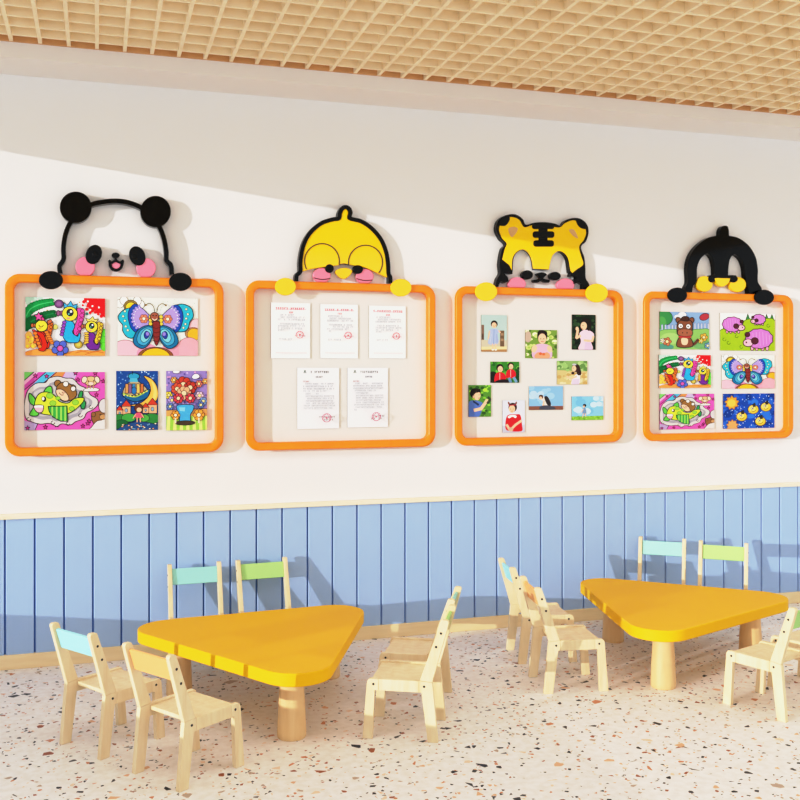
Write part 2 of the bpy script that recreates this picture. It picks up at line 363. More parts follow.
# ------------------------------------------------------------------ flat cards: drawings, notices, photographs
class Card:
    """a printed card on a board; the picture is drawn with flat coloured shapes in the units of a crop of the photo"""
    def __init__(self, rect, px, thick=.006, rim='8b8782', paper='f7f5f1', tilt=0):
        self.r = rect; x0, y0, x1, y1 = px; Y = -.0085-thick; ym = (y0+y1)/2
        xa, _ = W(x0, ym, Y); xb, _ = W(x1, ym, Y); _, zt = W((x0+x1)/2, y0, Y); _, zb = W((x0+x1)/2, y1, Y)
        self.c = ((xa+xb)/2, (zt+zb)/2); self.w, self.h = xb-xa, zt-zb; self.n = 0; self.thick = thick; self.tilt = tilt
        self.bm = bmesh.new(); self.lay = self.bm.loops.layers.float_color.new('Col')
        hw, hh = self.w/2, self.h/2
        v = [self.bm.verts.new((x, y, z)) for y in (-.0088+.0, -.0088-thick) for x, z in ((-hw, -hh), (hw, -hh), (hw, hh), (-hw, hh))]
        rc, pc = lin(rim), lin(paper)
        for f in ((0, 1, 5, 4), (1, 2, 6, 5), (2, 3, 7, 6), (3, 0, 4, 7), (3, 2, 1, 0)): self._face([v[i] for i in f], rc)
        self._face([v[i] for i in (4, 5, 6, 7)], pc)
    def _face(self, vs, c):
        try: f = self.bm.faces.new(vs)
        except ValueError: return
        for l in f.loops: l[self.lay] = (*c, 1)
    def poly(self, P, col):
        x0, y0, x1, y1 = self.r
        for ax, lo, hi in ((0, x0, x1), (1, y0, y1)):
            P = clip_half(P, ax, lo, 1); P = clip_half(P, ax, hi, -1) if len(P) > 2 else P
            if len(P) < 3: return
        self.n += 1; d = -.0088-self.thick-.00003*self.n
        Q = []
        for x, y in P:
            q = ((x-x0)/(x1-x0)-.5)*self.w, (.5-(y-y0)/(y1-y0))*self.h
            if not Q or abs(q[0]-Q[-1][0])+abs(q[1]-Q[-1][1]) > 1e-5: Q.append(q)
        if len(Q) < 3: return
        A = sum(a[0]*b[1]-b[0]*a[1] for a, b in zip(Q, Q[1:]+Q[:1]))
        if A < 0: Q = Q[::-1]
        self._face([self.bm.verts.new((u, d, v)) for u, v in Q], lin(col))
    def line(self, P, w, col, closed=False):
        if closed: P = list(P)+[P[0]]
        k = self.n
        for i, (a, b) in enumerate(zip(P, P[1:])):
            dx, dy = b[0]-a[0], b[1]-a[1]; d = math.hypot(dx, dy)
            if d < 1e-6: continue
            nx, ny = -dy/d*w/2, dx/d*w/2; ex, ey = dx/d*w*.25, dy/d*w*.25
            self.n = k+(i % 2)*.5
            self.poly([(a[0]+nx-ex, a[1]+ny-ey), (b[0]+nx+ex, b[1]+ny+ey), (b[0]-nx+ex, b[1]-ny+ey), (a[0]-nx-ex, a[1]-ny-ey)], col)
        self.n = k+2
    def shape(self, P, col, w=0, oc='1c1820'):
        self.poly(P, col)
        if w: self.line(P, w, oc, True)
    def oval(self, cx, cy, rx, ry, col, w=0, rot=0, oc='1c1820', n=20, a0=0, a1=360):
        self.shape(ell(cx, cy, rx, ry, rot, n, a0, a1), col, w, oc)
    def blob(self, P, col, w=0, oc='1c1820', n=4): self.shape(smooth_path(P, n, True), col, w, oc)
    def curve(self, P, w, col, n=5): self.line(smooth_path(P, n), w, col)
    def flower(self, cx, cy, r, n, col, mid, w=0, rot=0, oc='1c1820'):
        for k in range(n):
            a = rot+2*math.pi*k/n; self.oval(cx+r*.6*math.cos(a), cy+r*.6*math.sin(a), r*.42, r*.42, col, w, 0, oc, 10)
        self.oval(cx, cy, r*.38, r*.38, mid, w, 0, oc, 10)
    def done(self, name, label, cat, group):
        me = bpy.data.meshes.new(name); self.bm.to_mesh(me); self.bm.free(); me.materials.append(M['print'])
        o = bpy.data.objects.new(name, me); COL.objects.link(o); o.location = (self.c[0], 0, self.c[1]); o.rotation_euler = (0, self.tilt, 0)
        return tag(o, label, cat, group)
K = '1c1820'
def star(cx, cy, r, k=.45, n=5, rot=-90):
    return [(cx+(r if i % 2 == 0 else r*k)*math.cos(math.radians(rot+180*i/n)), cy+(r if i % 2 == 0 else r*k)*math.sin(math.radians(rot+180*i/n))) for i in range(2*n)]

# --- sea-horses
def art_seahorse(c):
    rnd = random.Random(3)
    c.poly([(83, 62), (720, 62), (720, 525), (83, 525)], 'fafafa')
    for k in range(26): c.oval(rnd.uniform(90, 720), rnd.uniform(70, 470), 6, 6, rnd.choice(['f0a040', '58b878', '5a8ad0', 'e0c050']), n=8)
    for x, y, r in ((100, 80, 34), (150, 75, 28), (200, 70, 22), (110, 110, 24)): c.oval(x, y, r, r*.7, 'bfe3d2', n=12)
    # weed
    for pts, col in (([(90, 215), (120, 160), (180, 125), (240, 108), (292, 98)], '18a04e'), ([(84, 290), (120, 262), (170, 235), (240, 205), (308, 190)], '0c6e34')):
        q = smooth_path(pts, 3)
        for i, (x, y) in enumerate(q):
            for s in (-1, 1): c.oval(x+4*s, y+s*(30-1.3*i), 19, 14, col, 3, oc='0a5028', n=12)
        c.line(q, 44 if col == '18a04e' else 38, col)
        c.line(q, 8, '48c878' if col == '18a04e' else '1a8c4a')
    c.blob([(83, 250), (130, 262), (150, 300), (83, 320)], '0c6e34')
    # red splash
    c.poly([(548, 62), (720, 62), (720, 215), (700, 205), (680, 180), (655, 185), (640, 160), (610, 180), (590, 140), (565, 130), (578, 100), (550, 90)], 'f01820')
    for x, y, r in ((548, 92, 14), (572, 150, 14), (540, 120, 9), (600, 178, 12), (640, 175, 12), (690, 205, 14), (665, 190, 10)): c.oval(x, y, r, r, 'f01820', n=10)
    for x, y in ((580, 88), (618, 125), (670, 135), (600, 155)): c.oval(x, y, 8, 8, 'ffffff', n=8)
    # ground and coral
    c.blob([(83, 500), (200, 470), (300, 478), (400, 500), (520, 480), (640, 488), (720, 478), (725, 530), (80, 530)], 'f5a24a', 4, 'c06a20')
    for p in (([(480, 505), (540, 490), (600, 505)]), ([(560, 515), (640, 492), (710, 502)])): c.curve(p, 5, 'c86a2c')
    for x, y, r in ((110, 370, 34), (100, 430, 40), (145, 440, 30), (130, 400, 30), (165, 430, 24)): c.oval(x, y, r*.8, r, 'f8c25c', 3, oc='d08428', n=14)
    for x, y in ((105, 380), (120, 420), (100, 450), (140, 450), (130, 395)): c.oval(x, y, 10, 10, 'f6de30', n=8)
    for x, y, r in ((712, 340, 26), (700, 400, 30), (715, 450, 30)): c.oval(x, y, r, r*1.2, '6adf3c', 3, oc='3a9c24', n=14)
    c.oval(348, 112, 35, 33, '7d4a83', 5); c.oval(348, 112, 20, 18, '9a66a0', n=12); c.oval(504, 436, 33, 32, 'b9a23c', 4); c.oval(504, 436, 17, 17, 'd8c860', n=12)
    c.oval(318, 297, 20, 20, 'd6d070', 3, oc='8a8a40'); c.oval(573, 188, 12, 12, '2a7a70', n=10)
    def horse(body, frill, back, ox, oy, s, crown, cc, eye_open, snout):
        T = lambda P: [(ox+x*s, oy+y*s) for x, y in P]
        # back frill, body, belly plates
        c.blob(T([(60, -45), (110, -40), (118, 10), (105, 60), (92, 120), (72, 165), (40, 170), (30, 120), (55, 60), (62, 0)]), back, 5)
        for k in range(6): c.oval(ox+(102-k*6)*s, oy+(-25+k*36)*s, 17*s, 15*s, back, 4, n=12)
        c.blob(T([(-35, 50), (20, 62), (40, 100), (22, 150), (62, 180), (72, 150), (86, 170), (70, 225), (20, 232), (-25, 225), (-55, 180), (-50, 110)]), body, 6)
        for k in range(5): c.oval(ox+(-44-k*5)*s, oy+(70+k*24)*s, 17*s, 13*s, frill, 4, n=12)
        c.shape(T(crown), cc, 5)
        c.shape(T([(-60, -22), (-100, -18), (-100, 12), (-60, 12)]), snout, 5); c.oval(ox-92*s, oy-3*s, 15*s, 22*s, snout, 5)
        c.oval(ox, oy, 62*s, 58*s, 'f8e640', 6)
        if eye_open:
            c.oval(ox+2*s, oy-10*s, 28*s, 30*s, '23303a', 3); c.oval(ox+10*s, oy-18*s, 10*s, 10*s, 'ffffff', n=10); c.oval(ox-8*s, oy+2*s, 7*s, 7*s, '6cd0c0', n=8)
            c.oval(ox-12*s, oy+36*s, 16*s, 9*s, 'f4a080', n=10)
        else:
            c.curve(T([(-28, -8), (-5, 12), (20, -6)]), 6, K); c.oval(ox-20*s, oy+25*s, 14*s, 9*s, 'f4a040', n=10)
    horse('28b0e8', '9a4fc0', 'e84fb0', 435, 190, 1.0, [(-45, -42), (-50, -90), (-18, -66), (8, -105), (25, -66), (62, -82), (50, -35)], '4ab6e6', 1, '9a5a86')
    horse('e8321e', 'f0702a', 'f07c28', 210, 290, .78, [(-30, -50), (-20, -90), (20, -88), (35, -50)], 'e84f9a', 0, 'c86a3c')
    c.blob([(150, 320), (175, 335), (220, 350), (245, 400), (255, 450), (230, 490), (185, 478), (215, 430), (190, 370), (140, 330)], 'e02a1a', 5)
    for k in range(5): c.oval(160+k*9, 350+k*26, 17, 14, 'f5862e', 4, n=12)
    for k in range(6): c.oval(250+k*9, 340+k*17, 18, 11, 'f28a30', 3, n=12)
    c.shape(star(188, 218, 40), 'ea58a8', 5); c.shape([(255, 250), (285, 236), (298, 258), (262, 280)], 'd06a40', 5)
    horse('7a2c9c', 'f0c838', 'e8c234', 610, 292, .80, [(-40, -50), (-58, -84), (-18, -74), (15, -105), (30, -72), (72, -80), (45, -40)], 'f2dc74', 1, 'b8684a')
    for k in range(5): c.oval(570, 345+k*18, 20, 9, 'f0c044', 3, n=12)
    c.flower(358, 468, 68, 5, '5a6fd0', 'c24fa8', 5, .3); c.oval(358, 468, 18, 18, 'e060b0', n=10)

# --- butterfly
def art_butterfly(c):
    rnd = random.Random(5)
    c.poly([(60, 62), (702, 62), (702, 525), (60, 525)], 'f0f3ea')
    for k in range(50): c.oval(rnd.uniform(60, 700), rnd.uniform(62, 300), 4, 4, rnd.choice(['b8dcc0', 'd8e8b0', 'c8d8ea']), n=6)
    c.oval(690, 300, 62, 75, 'f4c3cc', 4, oc='8a5a60'); c.oval(665, 345, 68, 50, 'b48a5a', 3); c.oval(672, 352, 56, 48, 'f2b62a', 3)
    c.oval(120, 540, 130, 138, 'f3bccb', 4, oc='8a5a60', n=30); c.oval(630, 525, 118, 148, 'f0aebb', 4, oc='8a5a60', n=30)
    c.oval(300, 520, 90, 90, 'ee9fba', 0, n=20); c.oval(480, 500, 70, 110, 'efa3b6', 0)
    c.oval(362, 535, 142, 78, '9a5c34', 4, n=26); c.oval(362, 545, 118, 80, 'f4bd22', 4, n=26)
    for x, y in ((78, 115), (240, 118), (110, 90), (215, 90)): c.oval(x, y, 32, 34, 'fbfaf6', 4, oc='77726a')
    c.oval(165, 135, 56, 52, '96803a', 3); c.oval(165, 140, 40, 38, 'f7d733', 3)
    D, Lc, P = '1f4fb5', '2ab8d0', 'b49fe0'
    # outer wings
    for sx in (-1, 1):
        X = lambda x: 362+sx*x
        q = [(X(30), 250), (X(110), 150), (X(190), 110), (X(250), 118), (X(292), 150), (X(302), 210), (X(275), 250), (X(262), 300), (X(228), 330), (X(160), 330), (X(60), 300)]
        if sx < 0: q = [(X(30), 265), (X(110), 165), (X(190), 145), (X(255), 165), (X(296), 210), (X(290), 250), (X(262), 285), (X(262), 330), (X(232), 375), (X(190), 388), (X(140), 360), (X(60), 310)]
        c.blob(q, Lc, 6)
        q2 = [(X(30), 250), (X(110), 150), (X(165), 115), (X(205), 150), (X(220), 205), (X(212), 260), (X(190), 315), (X(140), 345), (X(60), 300)]
        c.blob(q2, D, 5)
        c.blob([(X(28), 240), (X(100), 155), (X(150), 135), (X(182), 172), (X(192), 225), (X(176), 282), (X(130), 318), (X(70), 300)], P, 5)
        for k in range(9):
            a = math.radians(-75+k*19); c.oval(X(115+74*math.cos(a)), 225+95*math.sin(a), 11, 11, P, 3, oc=D, n=8)
            c.oval(X(112+64*math.cos(a)), 225+82*math.sin(a), 5, 5, 'f2f0ff', n=6)
        for x, y in ((245, 150), (258, 190), (245, 225), (238, 270), (222, 300)): c.oval(X(x), y+(25 if sx < 0 else 0), 9, 9, 'f6f0c0', 2, n=8)
        c.flower(X(95), 232, 36, 6, 'e08a6a', 'fff6d8', 3, oc='7a3a30')
        # lower wings
        c.blob([(X(20), 300), (X(70), 285), (X(140), 320), (X(178), 390), (X(168), 440), (X(110), 470), (X(60), 440), (X(28), 380)], '1a78a8', 6)
        c.blob([(X(22), 310), (X(70), 298), (X(125), 330), (X(150), 390), (X(136), 430), (X(90), 446), (X(55), 415), (X(30), 365)], '45a8cc', 4)
        c.blob([(X(38), 330), (X(75), 312), (X(110), 345), (X(122), 390), (X(100), 420), (X(65), 405), (X(44), 365)], '84cfe0', 4)
        c.blob([(X(50), 345), (X(78), 330), (X(95), 360), (X(80), 392), (X(56), 375)], '2a3fa0', 4); c.oval(X(66), 352, 14, 16, '9a86d8', n=10)
        for k in range(3): c.oval(X(42), 215+k*28, 16, 15, 'f2d24a', 3, n=10)
        c.curve([(X(8), 175), (X(20), 130), (X(52), 108), (X(78), 122)], 5, '55482a'); c.oval(X(80), 122, 8, 8, '8a6a2c', n=8)
    c.blob([(338, 260), (362, 250), (392, 260), (396, 330), (388, 400), (370, 445), (352, 420), (340, 350)], '8c2f2c', 5)
    for y in (300, 335, 370, 405): c.curve([(342, y), (365, y+8), (392, y)], 5, '5e1a1c')
    c.oval(352, 215, 34, 36, 'a8604a', 5); c.curve([(334, 230), (352, 242), (372, 230)], 6, 'f6e6d0'); c.oval(340, 205, 6, 6, K, n=8); c.oval(365, 205, 6, 6, K, n=8)

# --- green fish carrying a sleeping teddy
def art_fish(c):
    c.poly([(75, 57), (718, 57), (718, 517), (75, 517)], 'e65fba')
    c.poly([(75, 57), (150, 57), (75, 120)], '7ed06c'); c.poly([(150, 57), (245, 57), (75, 195), (75, 120)], 'f2b6da'); c.poly([(185, 57), (245, 57), (75, 195), (75, 160)], 'd052b0')
    c.poly([(245, 57), (320, 57), (190, 170), (130, 165)], '58b8dc'); c.poly([(320, 57), (400, 57), (370, 100), (280, 100)], 'e49452'); c.poly([(400, 57), (500, 57), (470, 120), (380, 100)], 'c9b4dc')
    c.poly([(75, 440), (180, 470), (160, 517), (75, 517)], 'bba6d0'); c.line([(180, 468), (158, 517)], 6, K); c.line([(245, 57), (75, 197)], 6, K); c.line([(330, 57), (200, 165)], 6, K); c.line([(150, 57), (75, 122)], 6, K)
    for x, y in ((160, 85), (250, 90), (480, 66), (640, 68), (500, 118), (650, 240), (590, 450), (540, 490), (240, 495), (705, 130), (100, 500), (580, 470), (330, 480)): c.shape(star(x, y, 20), 'c0308c', 4); 
    cloud = [(85, 250), (110, 190), (170, 145), (240, 140), (270, 105), (340, 90), (400, 105), (460, 110), (510, 160), (570, 190), (600, 240), (655, 275), (660, 320), (620, 360), (570, 385), (545, 430), (480, 455), (440, 480), (370, 470), (330, 490), (270, 465), (200, 470), (130, 450), (85, 420), (75, 330)]
    c.blob(cloud, 'd9d2d0', 6); c.blob([(115+(x-115)*.86+30, 300+(y-300)*.8) for x, y in cloud], 'a8a4ae')
    c.blob([(115+(x-115)*.80+36, 290+(y-290)*.66) for x, y in cloud], 'c4bfc2')
    for x, y in ((110, 430), (300, 460), (520, 405), (605, 340), (420, 470)): c.line(ell(x, y, 15, 13, 0, 12, 0, 270), 5, K)
    # small dog on a cloud, bear at the corner
    c.blob([(550, 195), (600, 180), (665, 190), (660, 210), (560, 212)], 'e8e2e0', 4)
    c.oval(605, 130, 52, 40, 'e2bd8c', 5); c.oval(552, 118, 22, 28, 'f0dcc0', 5, 20); c.oval(656, 118, 20, 28, 'f0dcc0', 5, -20); c.oval(585, 130, 6, 6, K, n=8); c.oval(628, 128, 6, 6, K, n=8); c.oval(605, 150, 24, 16, 'f6cfc0', 3)
    for x in (575, 600, 625): c.line([(x, 165), (x, 190)], 8, 'c89a70')
    c.blob([(612, 440), (612, 395), (650, 375), (700, 370), (725, 380), (725, 470), (640, 480)], '96663c', 5); c.oval(625, 398, 18, 20, '96663c', 4); c.oval(680, 400, 5, 5, K, n=8); c.oval(705, 420, 30, 22, 'c79a66', 3)
    c.blob([(610, 500), (650, 455), (690, 445), (725, 440), (725, 520), (600, 520)], 'e4deda', 5); c.oval(712, 330, 44, 58, 'd8d0d2', 5)
    # teddy
    for x, y in ((338, 148), (455, 185)): c.oval(x, y, 27, 27, '9c6f38', 6)
    c.blob([(330, 175), (370, 140), (430, 150), (475, 190), (490, 240), (450, 280), (380, 290), (335, 240)], '9c6f38', 6)
    c.oval(402, 152, 22, 22, 'f2ece4', 5); c.oval(462, 190, 20, 20, 'f2ece4', 5)
    c.blob([(325, 200), (370, 195), (415, 235), (425, 280), (380, 285), (335, 245)], 'f4c9aa', 6); c.curve([(350, 222), (366, 240), (385, 238)], 5, K); c.curve([(372, 215), (380, 225), (392, 222)], 5, K)
    # fish
    c.blob([(160, 270), (120, 225), (108, 250), (120, 300), (155, 320)], '66c94a', 7); c.blob([(160, 330), (125, 370), (120, 400), (180, 402), (190, 350)], '66c94a', 7)
    c.blob([(228, 222), (250, 180), (285, 170), (295, 215), (280, 245)], '66c94a', 7)
    c.blob([(500, 275), (515, 215), (540, 215), (535, 270), (562, 300), (552, 350), (525, 345), (520, 300)], '2f9c54', 7)
    c.blob([(158, 290), (190, 230), (250, 215), (310, 240), (350, 290), (420, 305), (470, 270), (540, 262), (545, 290), (500, 340), (430, 385), (330, 400), (220, 390), (165, 350)], 'd6e23a', 7)
    for x, y, r in ((275, 245, 28), (300, 305, 26), (480, 300, 26), (450, 350, 22), (340, 265, 18)): c.oval(x, y, r, r*.8, '9ad042', 4, oc='5c9a2a')
    c.blob([(150, 322), (222, 322), (218, 370), (190, 380), (162, 362)], 'f0b6c2', 6); c.poly([(155, 322), (222, 322), (220, 338), (155, 338)], 'fff8f4')
    c.oval(230, 272, 17, 22, K); c.oval(223, 268, 12, 16, 'fff8f0', 4)
    fin = [(262, 330), (412, 328), (418, 450), (360, 448), (300, 415), (270, 370)]
    c.shape(fin, '3da848', 7)
    for x, b in ((295, 400), (330, 425), (365, 440), (398, 445)): c.line([(x, 335), (x, b)], 13, 'a6dc62')

# --- moon, flying house and little town at night
def art_moon(c):
    rnd = random.Random(9)
    c.poly([(50, 47), (385, 47), (385, 520), (50, 520)], '1f4e9c')
    for k in range(90): c.oval(rnd.uniform(50, 385), rnd.uniform(47, 330), 5, 5, rnd.choice(['8cc0ee', 'd8ecff', '4a86cc']), n=6)
    c.blob([(270, 88), (330, 110), (375, 170), (385, 250), (350, 310), (280, 335), (160, 322), (240, 305), (300, 260), (325, 200), (310, 140)], 'f4bc50', 5)
    c.blob([(335, 130), (368, 180), (372, 250), (340, 300), (280, 325), (330, 280), (350, 210)], 'f9d67a')
    c.blob([(105, 240), (120, 170), (170, 130), (220, 130), (270, 165), (300, 200), (285, 215), (200, 240)], 'b8a884', 5)
    c.oval(190, 90, 46, 26, '2f9fc4', 5); c.line([(178, 50), (178, 75)], 6, K); c.poly([(160, 105), (215, 105), (225, 135), (155, 135)], '54b4d0')
    for x, col in ((135, 'd89a5a'), (160, '8a5e8a'), (190, '3f8fc0'), (225, 'e8c26a'), (255, 'c8743c')): c.shape([(x-12, 150), (x+12, 150), (x+14, 225), (x-14, 225)], col, 4)
    c.oval(192, 205, 20, 30, '2a78b8', 4)
    c.blob([(98, 225), (200, 248), (302, 195), (318, 210), (290, 265), (200, 292), (120, 262)], '1c6a9a', 5); c.curve([(105, 228), (200, 255), (300, 205)], 9, 'a8c840')
    for k in range(8): c.oval(112+k*26, 240+10*math.sin(k*.45)-(k-2 if k > 3 else 0)*6, 6, 6, 'f4e070', n=8)
    for x, y, s in ((130, 330, 1.0), (340, 320, 1.05), (78, 360, .7), (285, 340, .7)):
        c.shape([(x-35*s, y), (x+35*s, y), (x+35*s, y+65*s), (x-35*s, y+65*s)], 'e8b48c', 4); c.shape([(x-42*s, y), (x, y-52*s), (x+42*s, y)], 'd0402c', 4)
        c.oval(x, y+32*s, 12*s, 16*s, '8ab0c8', 3, n=10)
    for x, y, rx, ry, col in ((80, 430, 60, 40, '2f8a3c'), (150, 420, 60, 34, '46a648'), (330, 430, 75, 42, '2f8a3c'), (270, 425, 45, 30, '58b04a'), (90, 475, 60, 40, '1c6a34')): c.oval(x, y, rx, ry, col, 4)
    c.blob([(50, 520), (110, 480), (200, 455), (300, 460), (390, 490), (390, 530), (50, 530)], '27508c', 4)
    for k in range(26): c.oval(rnd.uniform(90, 380), rnd.uniform(470, 515), 9, 6, rnd.choice(['f2e4cc', 'e8a878', '7ab0d8']), 2, n=8)
    c.oval(228, 345, 34, 36, '6a3424', 4); c.oval(232, 358, 22, 20, 'f2c09a', 3); c.blob([(205, 385), (228, 378), (252, 385), (262, 420), (200, 420)], 'e45a7c', 4)
    for x in (216, 242): c.line([(x, 420), (x, 455)], 9, 'e8b48c'); 
    c.line([(205, 392), (185, 425)], 8, 'e8b48c'); c.line([(252, 392), (268, 420)], 8, 'e8b48c')

# --- garden picture: a bunch of red and blue blooms on a striped lawn
def art_garden(c):
    rnd = random.Random(11)
    c.poly([(450, 47), (775, 47), (775, 520), (450, 520)], '9a86c8')
    for k in range(60): c.oval(rnd.uniform(450, 775), rnd.uniform(55, 340), 8, 8, rnd.choice(['c8b8ec', '6c58a4', '7a9ad8', 'd8a0d0']), n=8)
    for x, y, r, col in ((470, 240, 30, 'e8d040'), (495, 280, 34, 'b8a4e4'), (715, 245, 34, 'e6c6d8'), (745, 290, 34, '7a9cd0'), (725, 320, 30, '5c78b8'), (480, 330, 30, '6c86c0'), (760, 130, 24, 'f0b05a'), (510, 120, 26, 'f0b050'), (710, 150, 30, 'd87868')): c.flower(x, y, r, 6, col, 'f6e8a0', 3)
    c.blob([(655, 92), (675, 72), (705, 75), (715, 95), (690, 110), (662, 108)], 'fbfbff', 3); c.blob([(500, 50), (530, 45), (560, 52), (540, 66), (510, 64)], 'fbfbff', 3)
    c.poly([(450, 360), (775, 350), (775, 420), (450, 420)], 'e2a860'); c.line([(450, 360), (775, 350)], 4, K)
    c.poly([(450, 408), (775, 405), (775, 520), (450, 520)], '9ed04c')
    for k in range(7): c.poly([(460+k*50, 408), (482+k*50, 408), (478+k*52, 520), (452+k*52, 520)], 'e4ee8c')
    # vase with a round bunch
    for x, y, r, col in ((585, 160, 68, 'c8402f'), (535, 190, 48, 'd8573c'), (640, 180, 52, 'b8382c'), (590, 225, 58, 'e8b48c'), (545, 265, 42, 'd04050'), (640, 265, 40, 'd04050')): c.flower(x, y, r, 7, col, 'f4d8b0', 4)
    c.blob([(540, 320), (660, 320), (662, 360), (640, 400), (636, 455), (560, 455), (556, 400), (536, 360)], '4aaee0', 5); c.poly([(552, 338), (600, 338), (596, 370), (556, 366)], '8ad0f0')
    c.oval(598, 462, 80, 18, '4a3a2c', 4)
    for x, s in ((522, .8), (708, 1.0)):
        c.flower(x, 400, 46*s, 6, 'f2a83c', 'fff2d0', 4); c.line([(x, 425), (x, 462)], 12, 'f0dcc0')

# --- brown donkey in a meadow
def art_donkey(c):
    c.poly([(57, 42), (350, 42), (350, 262), (57, 262)], '8fb0d8'); c.oval(190, 60, 26, 20, 'f4f6fa', 3, oc='6a7aa0'); c.oval(165, 72, 22, 14, 'f4f6fa')
    c.oval(85, 78, 48, 44, '3f9450', 3); c.oval(70, 110, 26, 40, '58a858'); c.oval(322, 68, 30, 20, 'b43c48', 3, -20)
    for x in range(240, 352, 20): c.shape([(x, 108), (x+10, 104), (x+12, 152), (x, 152)], 'c0c8e0', 2, '6a7aa0')
    for x in range(66, 150, 20): c.shape([(x, 120), (x+10, 116), (x+12, 156), (x, 156)], 'c0c8e0', 2, '6a7aa0')
    c.blob([(50, 165), (120, 145), (200, 150), (290, 142), (355, 150), (355, 270), (50, 270)], '93c06a', 3, '4a8a3c')
    c.oval(120, 200, 60, 34, 'a8d080'); c.oval(300, 230, 60, 30, '7ab070'); c.oval(80, 250, 60, 20, '5a9c8a')
    for x, y, r, col in ((100, 218, 26, 'c87a50'), (318, 190, 24, 'e0b040'), (72, 212, 14, 'f4f0e8'), (300, 212, 16, 'e8c850'), (340, 240, 20, '70a0c0')): c.flower(x, y, r, 5, col, 'f8e8b0', 2)
    c.curve([(235, 240), (262, 228), (282, 205)], 16, '6e4030'); c.blob([(165, 200), (200, 185), (238, 198), (248, 245), (160, 248)], '8a5238', 4)
    c.blob([(182, 200), (205, 196), (222, 205), (216, 234), (188, 234)], 'f0cfae'); c.line([(168, 188), (240, 188)], 9, 'd0343c')
    c.oval(166, 92, 15, 20, '8a5238', 4, -30); c.oval(242, 92, 15, 20, '8a5238', 4, 30); c.blob([(162, 105), (200, 85), (245, 100), (246, 160), (236, 182), (172, 182), (158, 160)], '8a5238', 5)
    c.blob([(164, 150), (205, 142), (245, 150), (240, 182), (170, 182)], 'a8684a', 3); c.blob([(180, 90), (195, 68), (225, 72), (222, 95)], '4a2a20', 3)
    c.oval(178, 125, 14, 14, 'ffffff', 3); c.oval(224, 127, 14, 14, 'ffffff', 3); c.oval(180, 126, 5, 5, K, n=8); c.oval(222, 128, 5, 5, K, n=8); c.oval(190, 165, 4, 4, K, n=6); c.oval(216, 165, 4, 4, K, n=6)

# --- pink woolly sheep on green hills
def art_sheep(c):
    c.poly([(415, 48), (740, 48), (740, 270), (415, 270)], 'fbfbf8')
    for x, s in ((578, 1), (690, 1), (722, 1.1)): c.shape([(x-14*s, 90), (x, 50), (x+14*s, 90)], '3a8a4a', 3)
    c.blob([(410, 165), (450, 135), (520, 120), (570, 85), (650, 80), (745, 92), (745, 275), (410, 275)], 'a6c422', 4, '5a7a14')
    for x, y in ((440, 205), (540, 248), (512, 185), (465, 225), (700, 120)): c.line(ell(x, y, 9, 9, 0, 10, 0, 270), 3, '5a7a14')
    def sheep(x, y, s, d):
        P = [(x+(1+.07*(k % 2))*68*s*math.cos(2*math.pi*k/22), y+(1+.07*(k % 2))*50*s*math.sin(2*math.pi*k/22)) for k in range(22)]
        for lx in (-.55, -.2, .25, .6): c.oval(x+lx*68*s, y+50*s, 8*s, 12*s, 'f0a8c0', 3)
        c.shape(P, 'd783d0', 4)
        for k in range(-3, 4): c.line([(x+k*17*s, y-36*s*math.cos(k*.35)), (x+k*17*s+5, y+36*s*math.cos(k*.35))], 3*s, 'e8a8e4')
        fx = x+d*58*s
        c.oval(fx, y+22*s, 26*s, 20*s, 'f6bccb', 4, n=14); c.oval(fx+d*10*s, y+20*s, 4*s, 5*s, K, n=8)
        c.oval(x+d*24*s, y+12*s, 19*s, 18*s, '5c2232', 3, n=12); c.oval(fx+d*4*s, y-20*s, 13*s, 13*s, '5c2232', 3, n=12)
    sheep(488, 115, .86, 1); sheep(642, 82, .58, -1); sheep(645, 198, 1.15, -1)

# --- golden round fish in a starry blue night
def art_night(c):
    rnd = random.Random(4)
    c.poly([(433, 525), (737, 525), (737, 730), (433, 730)], '1c50b8')
    for k in range(40): c.oval(rnd.uniform(433, 737), rnd.uniform(525, 730), rnd.uniform(14, 34), rnd.uniform(10, 24), rnd.choice(['2a6ad0', '123a92', '1a48a8', '2f7ae0']), n=10)
    for k in range(110): c.oval(rnd.uniform(433, 737), rnd.uniform(525, 730), 3, 3, rnd.choice(['a8d0ff', '7ab0f0', 'e8f4ff']), n=6)
    c.shape(star(482, 578, 42, .72, 9), 'eea838', 3, 'a86a18'); c.oval(480, 580, 24, 22, 'f6c850'); c.shape(star(485, 712, 36, .7, 9), 'e8ac68', 3, 'a86a18')
    for x, y in ((540, 660), (608, 618), (683, 605), (650, 690)):
        c.oval(x, y, 31, 26, 'ecc640', 3, oc='8a6a18'); c.oval(x-6, y-4, 20, 16, 'f8e07a'); c.shape([(x-6, y-28), (x+10, y-38), (x+14, y-16), (x, y-14)], '3a3428', 2); c.oval(x-6, y-6, 8, 8, 'fff4c8', 2); c.oval(x-5, y-6, 4, 4, K, n=8)
        c.curve([(x-12, y+8), (x, y+14), (x+14, y+6)], 3, '8a5a18')

